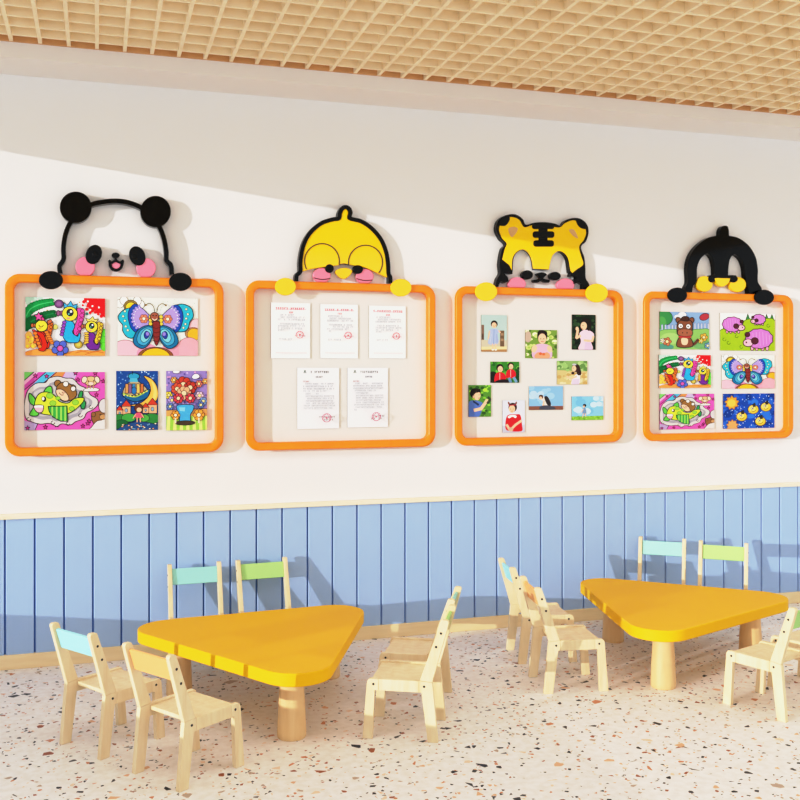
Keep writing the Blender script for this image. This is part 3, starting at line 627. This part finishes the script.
O1 = {'s': (83, 62, 720, 525), 'b': (60, 62, 702, 525), 'f': (75, 57, 718, 517)}
DG = 'coloured drawings pinned on the boards'
def drawing(fn, rect, px, label):
    c = Card(rect, px); fn(c); return c.done('colour_drawing', label, 'drawing', DG)
drawing(art_seahorse, O1['s'], (25.4, 297.8, 105, 355.6), 'drawing of three bright sea-horses, upper left on the board below the panda')
drawing(art_butterfly, O1['b'], (117.5, 297.8, 197.8, 355.6), 'drawing of a blue and violet butterfly, upper right on board below the panda')
drawing(art_fish, O1['f'], (24.4, 372.1, 104.8, 429.6), 'drawing of a green fish on pink, lower left on the board below the panda')
drawing(art_moon, (50, 47, 385, 520), (116.2, 370.9, 158, 430), 'narrow drawing of a yellow crescent moon over a night town')
drawing(art_garden, (450, 47, 775, 520), (166.2, 370.9, 206.9, 430), 'narrow drawing with violet sky and green striped lawn, right of the moon drawing')
drawing(art_donkey, (57, 42, 350, 262), (659.6, 312.1, 709, 349.2), 'drawing of a brown donkey with round white eyes in a green meadow')
drawing(art_sheep, (415, 48, 740, 270), (720, 313.4, 774.9, 350.6), 'drawing of three pink woolly sheep on a green hill')
drawing(art_seahorse, O1['s'], (658.8, 355.1, 710.2, 387.7), 'small drawing of three sea-horses on the board below the penguin')
drawing(art_butterfly, O1['b'], (721.7, 355.1, 774.5, 388.5), 'small drawing of a blue butterfly on the board below the penguin')
drawing(art_fish, O1['f'], (659.6, 393.9, 714.1, 429), 'small drawing of a green fish on the board below the penguin')
drawing(art_night, (433, 525, 737, 730), (723, 393.6, 774.4, 428.2), 'drawing of round golden fish scattered over a starry dark blue ground')

# --- notices: printed lines are too small to read in the photo and stay small broken marks
def marks(c, x0, x1, y, h, col, rnd, gap=.18, w=None):
    x = x0; w = w or h*.85
    while x < x1-w*.5:
        if rnd.random() > gap:
            k = rnd.random()
            c.line([(x, y-h*.38), (min(x+w*.8, x1), y-h*.38+(k-.5)*h*.2)], h*.26, col)
            c.line([(x+w*(.2+.3*k), y-h*.5), (x+w*(.2+.3*k), y+h*.5)], h*.24, col)
            if k > .4: c.line([(x, y+h*.4), (x+w*.8, y+h*.35)], h*.24, col)
        x += w*1.15
def seal(c, cx, cy, r, col, rnd):
    c.line(ell(cx, cy, r, r*.95, 0, 24), r*.16, col, True)
    c.poly(star(cx, cy, r*.36), col)
    for k in range(8):
        a = math.radians(-200+k*31); c.line([(cx+r*.62*math.cos(a), cy+r*.62*math.sin(a)), (cx+r*.8*math.cos(a), cy+r*.8*math.sin(a))], r*.16, col)
for i, (px, lb) in enumerate((((271, 302.9, 310, 358.4), 'white notice with red heading and round red seal, upper left of its row of three'),
                              ((320.3, 304.4, 357.8, 358.4), 'white notice with red heading and round red seal, middle of its row of three'),
                              ((369, 305.9, 405.6, 358.4), 'white notice with red heading and round red seal, right end of its row of three'))):
    rnd = random.Random(20+i); c = Card((0, 0, 200, 290), px, .007, '77736e', 'fdfdfd'); r = 'e0526a'
    marks(c, 24, 180, 30, 11, 'e05068', rnd, .12); c.line([(28, 33), (178, 33)], 3, 'e89aa8'); marks(c, 92, 112, 50, 8, r, rnd, 0)
    for y, a, b in ((64, 40, 120), (76, 48, 176), (88, 34, 172), (110, 44, 168), (122, 34, 178), (134, 34, 160), (143, 34, 66)): marks(c, a, b, y, 8, 'b2b6c0', rnd)
    marks(c, 38, 106, 190, 8, 'b2b6c0', rnd); seal(c, 145, 166, 19, r, rnd); marks(c, 120, 172, 172, 7, 'c87890', rnd)
    c.line([(22, 261), (180, 261)], 2, 'e2b8be'); c.done('notice_sheet', lb, 'notice', 'white notices on the board under the chick')
for i, (px, lb) in enumerate((((297.2, 367.8, 339, 428.7), 'white typed sheet with a small emblem, left of the two in lower row'),
                              ((347.5, 367.8, 387.8, 427.2), 'white typed sheet with a small emblem, right of the two in lower row'))):
    rnd = random.Random(40+i); c = Card((0, 0, 220, 320), px, .007, '6f6d70', 'f6f6fa')
    c.shape([(36, 14), (44, 14), (44, 22), (36, 22)], '8a9a94', 2, '5a6a64'); c.line([(32, 26), (48, 26)], 3, '6a7a74'); marks(c, 70, 164, 22, 10, '50525e', rnd, .08)
    marks(c, 96, 134, 48, 8, '6a6c78', rnd, 0); marks(c, 30, 66, 72, 7, 'b87882', rnd, 0)
    for y, a, b in ((84, 42, 192), (97, 30, 192), (110, 30, 192), (122, 30, 150), (136, 42, 110), (149, 42, 192), (161, 42, 192), (174, 42, 186), (186, 42, 192), (198, 30, 192), (211, 30, 190), (224, 30, 44)): marks(c, a, b, y, 7, 'a2a4b0', rnd, .14)
    marks(c, 108, 192, 258, 8, '6f6a78', rnd, .05); marks(c, 120, 180, 272, 8, '6f6a78', rnd, .1); seal(c, 148, 262, 23, 'd06a88', rnd)
    c.done('notice_sheet', lb, 'notice', 'white notices on the board under the chick')

# --- photographs of children
SK = 'f2c6a6'; HR = '221a18'
def photo(rect, px, label):
    return Card(rect, px, .006, '6d675f', 'dfe6df'), label
def close(c, label): c.done('photo_print', label, 'photograph', 'small photographs on the board under the tiger')
def bg(c, col): x0, y0, x1, y1 = c.r; c.poly([(x0, y0), (x1, y0), (x1, y1), (x0, y1)], col)
def bokeh(c, seed, n, cols, y0=None, y1=None, r=(8, 26)):
    rnd = random.Random(seed); a, b, d, e = c.r
    for k in range(n):
        q = rnd.uniform(*r); c.oval(rnd.uniform(a, d), rnd.uniform(y0 or b, y1 or e), q, q*.8, rnd.choice(cols), n=9)
def face(c, x, y, rx, ry, eyes=True):
    c.oval(x, y, rx, ry, SK)
    if eyes:
        for s in (-1, 1): c.oval(x+s*rx*.38, y+ry*.02, rx*.12, ry*.09, '3a2620', n=8)
        c.curve([(x-rx*.28, y+ry*.5), (x, y+ry*.6), (x+rx*.28, y+ry*.5)], ry*.1, 'c05a50'); c.line([(x, y+ry*.1), (x, y+ry*.3)], rx*.08, 'd89a80')
c, lb = photo((163, 50, 418, 417), (481.3, 315, 506.8, 351.7), 'photo of a standing child in a pale blue dress, top left on its board')
bg(c, 'b6cfca'); c.poly([(163, 300), (418, 300), (418, 417), (163, 417)], 'cfc4b0'); c.poly([(163, 368), (418, 362), (418, 395), (163, 400)], 'ecd9a8'); c.poly([(163, 398), (418, 392), (418, 417), (163, 417)], 'b08a5c')
for a, b, q, d, col in ((165, 150, 190, 300, '8a6a58'), (350, 205, 392, 365, '7a6048'), (356, 230, 386, 255, 'a88a6a'), (356, 285, 386, 310, 'a88a6a'), (170, 240, 184, 290, '584438')): c.poly([(a, b), (q, b), (q, d), (a, d)], col)
c.blob([(240, 200), (290, 185), (330, 195), (350, 220), (325, 235), (335, 320), (300, 345), (230, 335), (250, 250)], 'aebce0'); c.line([(290, 195), (285, 340)], 6, '8c9cc8'); c.line([(262, 240), (250, 330)], 5, 'c4d0ec'); c.line([(318, 240), (320, 325)], 5, '8c9cc8')
for x in (275, 304): c.line([(x, 340), (x+2, 395)], 14, SK); c.oval(x+2, 398, 13, 8, 'f4f0ea', n=10)
c.line([(245, 210), (232, 290)], 14, SK); c.line([(335, 205), (352, 225)], 14, SK); c.oval(291, 140, 34, 36, HR); face(c, 290, 152, 25, 28); close(c, lb)
c, lb = photo((48, 178, 328, 428), (525.4, 330, 556.9, 358.2), 'photo of a child in a pink top holding fruit before green leaves')
bg(c, '7fa044'); bokeh(c, 1, 60, ['8fb84c', '5c8430', 'a8cc5a', '4a6c28', 'f4f6c8', 'cfe08a']); c.oval(70, 240, 30, 50, 'c8b0a0')
c.blob([(120, 430), (110, 340), (150, 305), (200, 300), (250, 310), (280, 350), (270, 430)], 'e8b6d0'); c.oval(125, 345, 24, 34, SK, 0, 20); c.oval(262, 345, 22, 32, SK, 0, -20)
c.oval(196, 230, 46, 52, HR); face(c, 196, 255, 36, 46); c.blob([(155, 225), (160, 190), (200, 180), (236, 195), (238, 228), (215, 212), (180, 210)], HR); c.blob([(130, 400), (160, 375), (200, 385), (240, 375), (265, 400), (250, 428), (140, 428)], 'f0a884'); c.oval(180, 388, 14, 12, 'e46a3c'); c.oval(208, 392, 14, 12, 'e8783c'); close(c, lb)
c, lb = photo((462, 42, 672, 352), (572, 314.7, 595.6, 349.6), 'photo of a girl in a pale pink dress against dark foliage')
bg(c, '16241a'); bokeh(c, 2, 50, ['1f3322', '2c4a2a', '0e1812', '3a5c34'])
c.blob([(520, 352), (540, 280), (525, 215), (560, 180), (610, 180), (655, 210), (650, 260), (630, 280), (642, 352)], 'eecfe2'); c.line([(512, 180), (500, 250), (535, 230)], 22, SK); c.line([(650, 235), (640, 275), (570, 270)], 20, SK); c.oval(506, 168, 14, 18, SK)
c.oval(582, 125, 45, 52, HR); c.blob([(600, 110), (632, 130), (628, 175), (600, 180)], HR); face(c, 565, 142, 28, 36, False); c.oval(558, 138, 4, 4, K, n=8); c.oval(548, 165, 6, 4, 'c05a50', n=8); c.poly([(580, 285), (630, 285), (640, 352), (570, 352)], 'e2c0e0'); close(c, lb)
c, lb = photo((272, 18, 578, 242), (490.5, 361.7, 519.2, 382.7), 'photo of two children in red jackets sitting on grass')
bg(c, '3c8a30'); bokeh(c, 3, 40, ['58a83c', '2c6c28', '74c048', '1c4c20']); c.blob([(272, 130), (330, 140), (330, 242), (272, 242)], '1c241e'); c.blob([(540, 130), (580, 120), (580, 242), (540, 220)], '1e4c28')
for x, y, s in ((370, 90, 1.1), (485, 65, .95)):
    c.blob([(x-50*s, y+130*s), (x-42*s, y+55*s), (x, y+35*s), (x+48*s, y+55*s), (x+58*s, y+110*s), (x+20*s, y+135*s)], 'dc2230'); c.line([(x, y+45*s), (x, y+120*s)], 5, 'f6d0cc'); c.oval(x, y-6*s, 34*s, 38*s, HR); face(c, x+4*s, y+6*s, 25*s, 30*s)
c.blob([(330, 222), (400, 205), (470, 215), (470, 242), (330, 242)], '241c24'); c.line([(470, 195), (485, 235)], 30, '6c94b4'); c.line([(520, 190), (545, 232)], 30, '7aa2c0'); close(c, lb)
c, lb = photo((330, 452, 597, 660), (557.1, 360.9, 587.2, 384.3), 'photo of a dark-haired girl in white, side view in a dry meadow')
bg(c, 'd8c08a'); c.poly([(330, 452), (597, 452), (597, 545), (330, 535)], '8cb06a'); bokeh(c, 4, 30, ['a0c47a', '6c9450', 'b4d08c'], 455, 535); bokeh(c, 5, 40, ['e4cf9c', 'c8a868', 'ecdcb4'], 560, 655)
c.blob([(455, 660), (470, 600), (500, 570), (530, 575), (530, 620), (520, 660)], 'f4eef2'); c.line([(500, 590), (450, 610), (415, 590)], 16, SK); c.poly([(462, 615), (525, 610), (525, 660), (455, 660)], 'e0c8e4')
c.oval(495, 515, 36, 36, '3a2420'); c.blob([(500, 500), (532, 520), (542, 570), (515, 580), (500, 550)], '3a2420'); face(c, 478, 520, 20, 26, False); c.oval(470, 518, 3, 3, K, n=6); c.oval(468, 560, 14, 12, '3a2420'); c.oval(480, 484, 20, 9, 'c0c0c8'); close(c, lb)
c, lb = photo((38, 268, 277, 605), (468.6, 385.1, 491, 416.7), 'photo of a boy in a blue polo shirt among leaves')
bg(c, '5c9638'); bokeh(c, 6, 50, ['8ccc3c', '4a7c30', 'b4e048', '2f5c26', '9ad84a'])
c.blob([(38, 605), (38, 460), (80, 430), (150, 440), (190, 470), (170, 560), (140, 605)], '5b7cc4'); c.poly([(80, 425), (150, 470), (140, 490), (85, 450)], '2c3a60'); c.line([(100, 535), (170, 520), (235, 430)], 34, SK); c.line([(245, 400), (268, 420), (240, 460)], 26, '3c4a30')
c.oval(108, 355, 58, 55, HR); face(c, 128, 380, 36, 50, False); c.poly([(60, 330), (160, 305), (165, 340), (110, 352), (75, 385)], HR); c.oval(148, 372, 4, 4, K, n=8); c.line([(140, 408), (156, 404)], 5, 'b85a50'); c.oval(88, 392, 9, 14, SK); close(c, lb)
c, lb = photo((400, 430, 638, 772), (502.5, 400.3, 524.8, 432.4), 'photo of a child in a red dress with bunny ears, lowest on its board')
bg(c, 'dfe2f2'); c.poly([(400, 700), (638, 690), (638, 772), (400, 772)], 'c4c8dc')
for k in (-1, 1): c.oval(505+k*38, 462, 10, 20, '8a5a50', 0, k*25)
c.blob([(430, 680), (445, 600), (480, 580), (540, 580), (590, 590), (608, 700), (600, 760), (450, 750)], 'd8242e'); c.blob([(455, 600), (500, 585), (548, 595), (540, 620), (505, 605), (470, 622)], 'fbf6f4')
c.line([(600, 650), (540, 690), (500, 730)], 26, SK); c.line([(445, 690), (470, 735)], 26, SK); c.oval(488, 740, 26, 22, 'd8b49c'); c.oval(508, 505, 46, 50, '3c2624'); face(c, 500, 522, 34, 42); c.line([(466, 485), (545, 478)], 9, 'c04050'); close(c, lb)
c, lb = photo((80, 55, 382, 265), (529, 386.2, 563, 409.8), 'photo of a crouching child on brown ground under blue sky')
bg(c, '8fbce6'); bokeh(c, 7, 14, ['a4cbee', '9cc4ea', 'b8d8f2'], 60, 200, (20, 40)); c.poly([(80, 232), (382, 232), (382, 265), (80, 265)], '8c5a4a')
c.blob([(170, 145), (190, 130), (215, 150), (240, 145), (265, 180), (280, 235), (300, 250), (210, 255), (195, 225), (205, 190), (175, 170)], 'e4dcd6'); c.blob([(215, 150), (240, 145), (268, 190), (272, 230), (245, 225), (225, 190)], '2c2a30'); c.oval(185, 150, 20, 20, '5a4038'); face(c, 182, 160, 13, 14, False); c.line([(210, 190), (205, 245)], 14, SK); c.blob([(180, 235), (230, 225), (300, 240), (305, 262), (180, 262)], '4a4c5c'); close(c, lb)
c, lb = photo((460, 145, 740, 355), (571.7, 396.3, 603.3, 420), 'photo of a small child running on grass under a wide blue sky')
bg(c, '8cc8ec'); bokeh(c, 8, 14, ['a8d8f4', '7cbce6', 'c4e6f8'], 150, 290, (24, 50)); c.poly([(460, 322), (740, 318), (740, 355), (460, 355)], '8cc040'); bokeh(c, 9, 24, ['74a830', 'a4d85a'], 325, 350, (5, 10))
c.blob([(555, 300), (560, 255), (580, 248), (588, 300)], '7c9cc0'); c.line([(560, 258), (545, 285)], 7, SK); c.oval(572, 226, 15, 14, HR); c.oval(566, 236, 9, 10, SK); c.line([(562, 298), (556, 330)], 7, SK); c.line([(578, 298), (584, 325)], 7, SK); close(c, lb)


# ------------------------------------------------------------------ chairs
def cyl(bm, p, q, r, n=12):
    d = Vector(q)-Vector(p)
    res = bmesh.ops.create_cone(bm, cap_ends=True, segments=n, radius1=r, radius2=r, depth=d.length)
    mt = Matrix.Translation((Vector(p)+Vector(q))/2) @ d.to_track_quat('Z', 'Y').to_matrix().to_4x4()
    bmesh.ops.transform(bm, matrix=mt, verts=res['verts'])
YO, YI = .161, .136
LEG_F = [(.127, 0), (.176, 0), (.154, .268), (.150, .279), (.141, .286), (.098, .286), (.098, .232), (.116, .232)]
LEG_R = [(-.188, 0), (-.139, 0), (-.109, .232), (-.098, .232), (-.098, .287), (-.100, .288), (-.160, .283), (-.162, .272)]
RAIL = [(-.0975, .232), (.0975, .232), (.0975, .286), (-.0975, .287)]
POST = [(-.1005, .2885), (-.2005, .568), (-.2045, .576), (-.210, .579), (-.231, .579), (-.2375, .575), (-.240, .566), (-.1605, .2835)]
def make_chair():
    t = empty('toddler_chair', (0, 0, 0))
    for s in (1, -1):
        def side(name, pts):
            bm = bmesh.new(); prism(bm, pts, XZ, s*YI, s*YO); return link(name, bm, M['ply'], t, bevel=.002)
        side('leg', LEG_F); side('leg', LEG_R)
        r = side('side_rail', RAIL); p = side('back_post', POST)
        def screws(par, spots):
            for x, z in spots:
                bm = bmesh.new(); cyl(bm, (x, s*(YO-.003), z), (x, s*(YO+.0012), z), .0056); link('screw', bm, M['screw'], par)
        screws(p, [(-.179, .452), (-.202, .517)])
        for nm, (x, z) in (('f', (.122, .262)), ('r', (-.122, .262))):
            bm = bmesh.new(); cyl(bm, (x, s*(YO-.003), z), (x, s*(YO+.0012), z), .0056); link('screw', bm, M['screw'], r)
    bm = bmesh.new(); box(bm, (-.108, -YI+.0005, .261), (.136, YI-.0005, .279)); link('seat', bm, M['ply'], t, bevel=.002)
    return t
back_me = {}
def backrest(t, colour):
    if colour not in back_me:
        bm = bmesh.new(); box(bm, (-.007, -YI+.0005, -.048), (.007, YI-.0005, .048))
        bmesh.ops.transform(bm, matrix=Matrix.Translation((-.2005, 0, .506)) @ Matrix.Rotation(math.radians(-17.6), 4, 'Y'), verts=bm.verts[:])
        o = link('backrest', bm, PAD[colour], t, bevel=.002); back_me[colour] = o
    else:
        o = back_me[colour].copy(); COL.objects.link(o); o.parent = t
    o['label'] = {'blue': 'pale blue backrest slat', 'orange': 'peach orange backrest slat', 'green': 'leaf green backrest slat', 'teal': 'mint teal backrest slat'}[colour]
def dup(o, parent=None):
    c = o.copy(); COL.objects.link(c); c.parent = parent
    for ch in list(o.children):
        if not ch.name.startswith('backrest'): dup(ch, c)
    return c
CH = [(.076, -1.345, .610, 'blue', 'birch toddler chair with pale blue backrest, the furthest left in the photo'),
      (.390, -1.794, .602, 'orange', 'birch toddler chair with orange backrest in left foreground, nearest the camera'),
      (1.438, -1.612, 2.674, 'green', 'nearer of two side-on birch chairs right of the left yellow table'),
      (1.615, -1.222, 2.662, 'teal', 'birch chair half hidden behind the side-on chair right of the left table'),
      (.573, -.325, -1.552, 'teal', 'birch chair with mint teal backrest against panelling behind the left table'),
      (.997, -.305, -1.512, 'green', 'birch chair with leaf green backrest against panelling behind the left table'),
      (2.617, -.695, -.173, 'blue', 'birch chair with blue slat left of right table, the one nearer the wall'),
      (2.525, -1.230, -.153, 'orange', 'birch chair with orange slat left of the right table, its seat fully seen'),
      (3.676, -.338, -2.200, 'teal', 'birch chair with pale aqua backrest by the wall behind the right table'),
      (3.975, -.604, -2.250, 'green', 'birch chair with pale green backrest behind the right table, beside the aqua one'),
      (3.362, -1.876, 1.915, 'green', 'birch chair in front of right table at right edge, side towards camera'),
      (3.775, -1.705, 1.905, 'teal', 'birch chair cut by right edge, behind the side-on chair at right table')]
proto = make_chair()
chairs = []
for i, c in enumerate(CH):
    chairs.append(proto if i == 0 else dup(proto))
for o, (x, y, a, colour, lb) in zip(chairs, CH):
    o.location = (x, y, 0); o.rotation_euler = (0, 0, a)
    tag(o, lb, 'chair', 'small birch chairs around the yellow tables')
    backrest(o, colour)

# ------------------------------------------------------------------ tables
def tri_outline(b, a, r, n=12):
    Pt = [Vector((-b/2, a/3)), Vector((b/2, a/3)), Vector((0, -2*a/3))]; out = []; cs = []
    for i in range(3):
        p = Pt[i]; u = (Pt[i-1]-p).normalized(); v = (Pt[(i+1) % 3]-p).normalized()
        bis = (u+v).normalized(); half = math.acos(u.dot(v))/2
        c = p+bis*r/math.sin(half); cs.append(c)
        t0 = p+u*r/math.tan(half)-c; t1 = p+v*r/math.tan(half)-c
        a0 = math.atan2(t0.y, t0.x); d = (math.atan2(t1.y, t1.x)-a0+math.pi) % (2*math.pi)-math.pi
        for k in range(n+1):
            q = a0+d*k/n; out.append((c.x+r*math.cos(q), c.y+r*math.sin(q)))
    return out, cs
def make_table():
    t = empty('activity_table', (0, 0, 0))
    o, cs = tri_outline(1.508, 1.421, .175)
    bm = bmesh.new(); prism(bm, o, lambda u, v, d: (u, v, d), .297, .360)
    link('tabletop', bm, M['yellow'], t, smooth=35, bevel=.005)
    for c in cs:
        c = c*(.955 if c.y < -.3 else .91)
        bm = bmesh.new(); n = 32; R = [(.0, .070), (.012, .070), (.05, .0685), (.297, .056)]
        rings = [[bm.verts.new((c.x+r*math.cos(2*math.pi*k/n), c.y+r*math.sin(2*math.pi*k/n), z)) for k in range(n)] for z, r in [(0, .066), (.004, .069), (.03, .0695), (.12, .066), (.22, .060), (.2965, .0565)]]
        for A_, B_ in zip(rings, rings[1:]):
            for k in range(n): bm.faces.new((A_[k], A_[(k+1) % n], B_[(k+1) % n], B_[k]))
        bm.faces.new(rings[0][::-1]); bm.faces.new(rings[-1])
        link('leg', bm, M['leg'], t, smooth=40)
    return t
t1 = make_table(); t1.location = (.866, -1.005, 0); t1.rotation_euler = (0, 0, .071)
t2 = dup(t1); t2.location = (3.349, -1.007, 0); t2.rotation_euler = (0, 0, -.712)
for lg in t1.children:
    if lg.name.startswith('leg') and sum(v.co.y for v in lg.data.vertices) < -5: lg.location.x -= .013
for lg in t2.children:
    if lg.name.startswith('leg') and sum(v.co.y for v in lg.data.vertices) < -5: lg.location.x += .018
tag(t1, 'low rounded-triangle yellow table with round wooden legs, left of the two', 'table', 'low yellow triangular tables')
tag(t2, 'low rounded-triangle yellow table with round wooden legs, right of the two', 'table', 'low yellow triangular tables')

# ------------------------------------------------------------------ light
sun = bpy.data.lights.new('sun', 'SUN'); sun.energy = 2.2; sun.angle = math.radians(.18); sun.color = (1, .985, .96)
so = bpy.data.objects.new('sun', sun); COL.objects.link(so); so.location = (-6, -5, 3)
so.rotation_euler = Vector((2.2, 1.0, -2.2*slope)).to_track_quat('-Z', 'Y').to_euler()
la = bpy.data.lights.new('overhead_fill', 'AREA'); la.shape = 'RECTANGLE'; la.size = 9; la.size_y = 1.7; la.energy = 78; la.color = (.93, .97, 1)  # added fill to brighten the floor, not a fixture of the room
lo = bpy.data.objects.new('overhead_fill', la); COL.objects.link(lo); lo.location = (2.5, -2.9, 3.57)
w = bpy.data.worlds.new('world'); S.world = w; w.use_nodes = True
bg = w.node_tree.nodes['Background']; bg.inputs[0].default_value = (.87, .94, 1.0, 1); bg.inputs[1].default_value = 1.17
S.view_settings.view_transform = 'Standard'
S.view_settings.exposure = 0; S.view_settings.gamma = 1
S.view_settings.use_curve_mapping = True          # soft shoulder, as the photograph's highlights have
cmap = S.view_settings.curve_mapping; cmap.use_clip = False; cmap.extend = 'HORIZONTAL'
cmap.clip_max_x = 3; cmap.clip_max_y = 1.2
cv = cmap.curves[3]
cv.points[0].location = (0, 0); cv.points[1].location = (3.0, 1.0)
for p_ in ((.2, .185), (.4, .415), (.62, .69), (.95, .885), (1.3, 1.0)): cv.points.new(*p_)
cmap.update()
S.cycles.use_denoising = True
S.cycles.max_bounces = 10; S.cycles.diffuse_bounces = 6
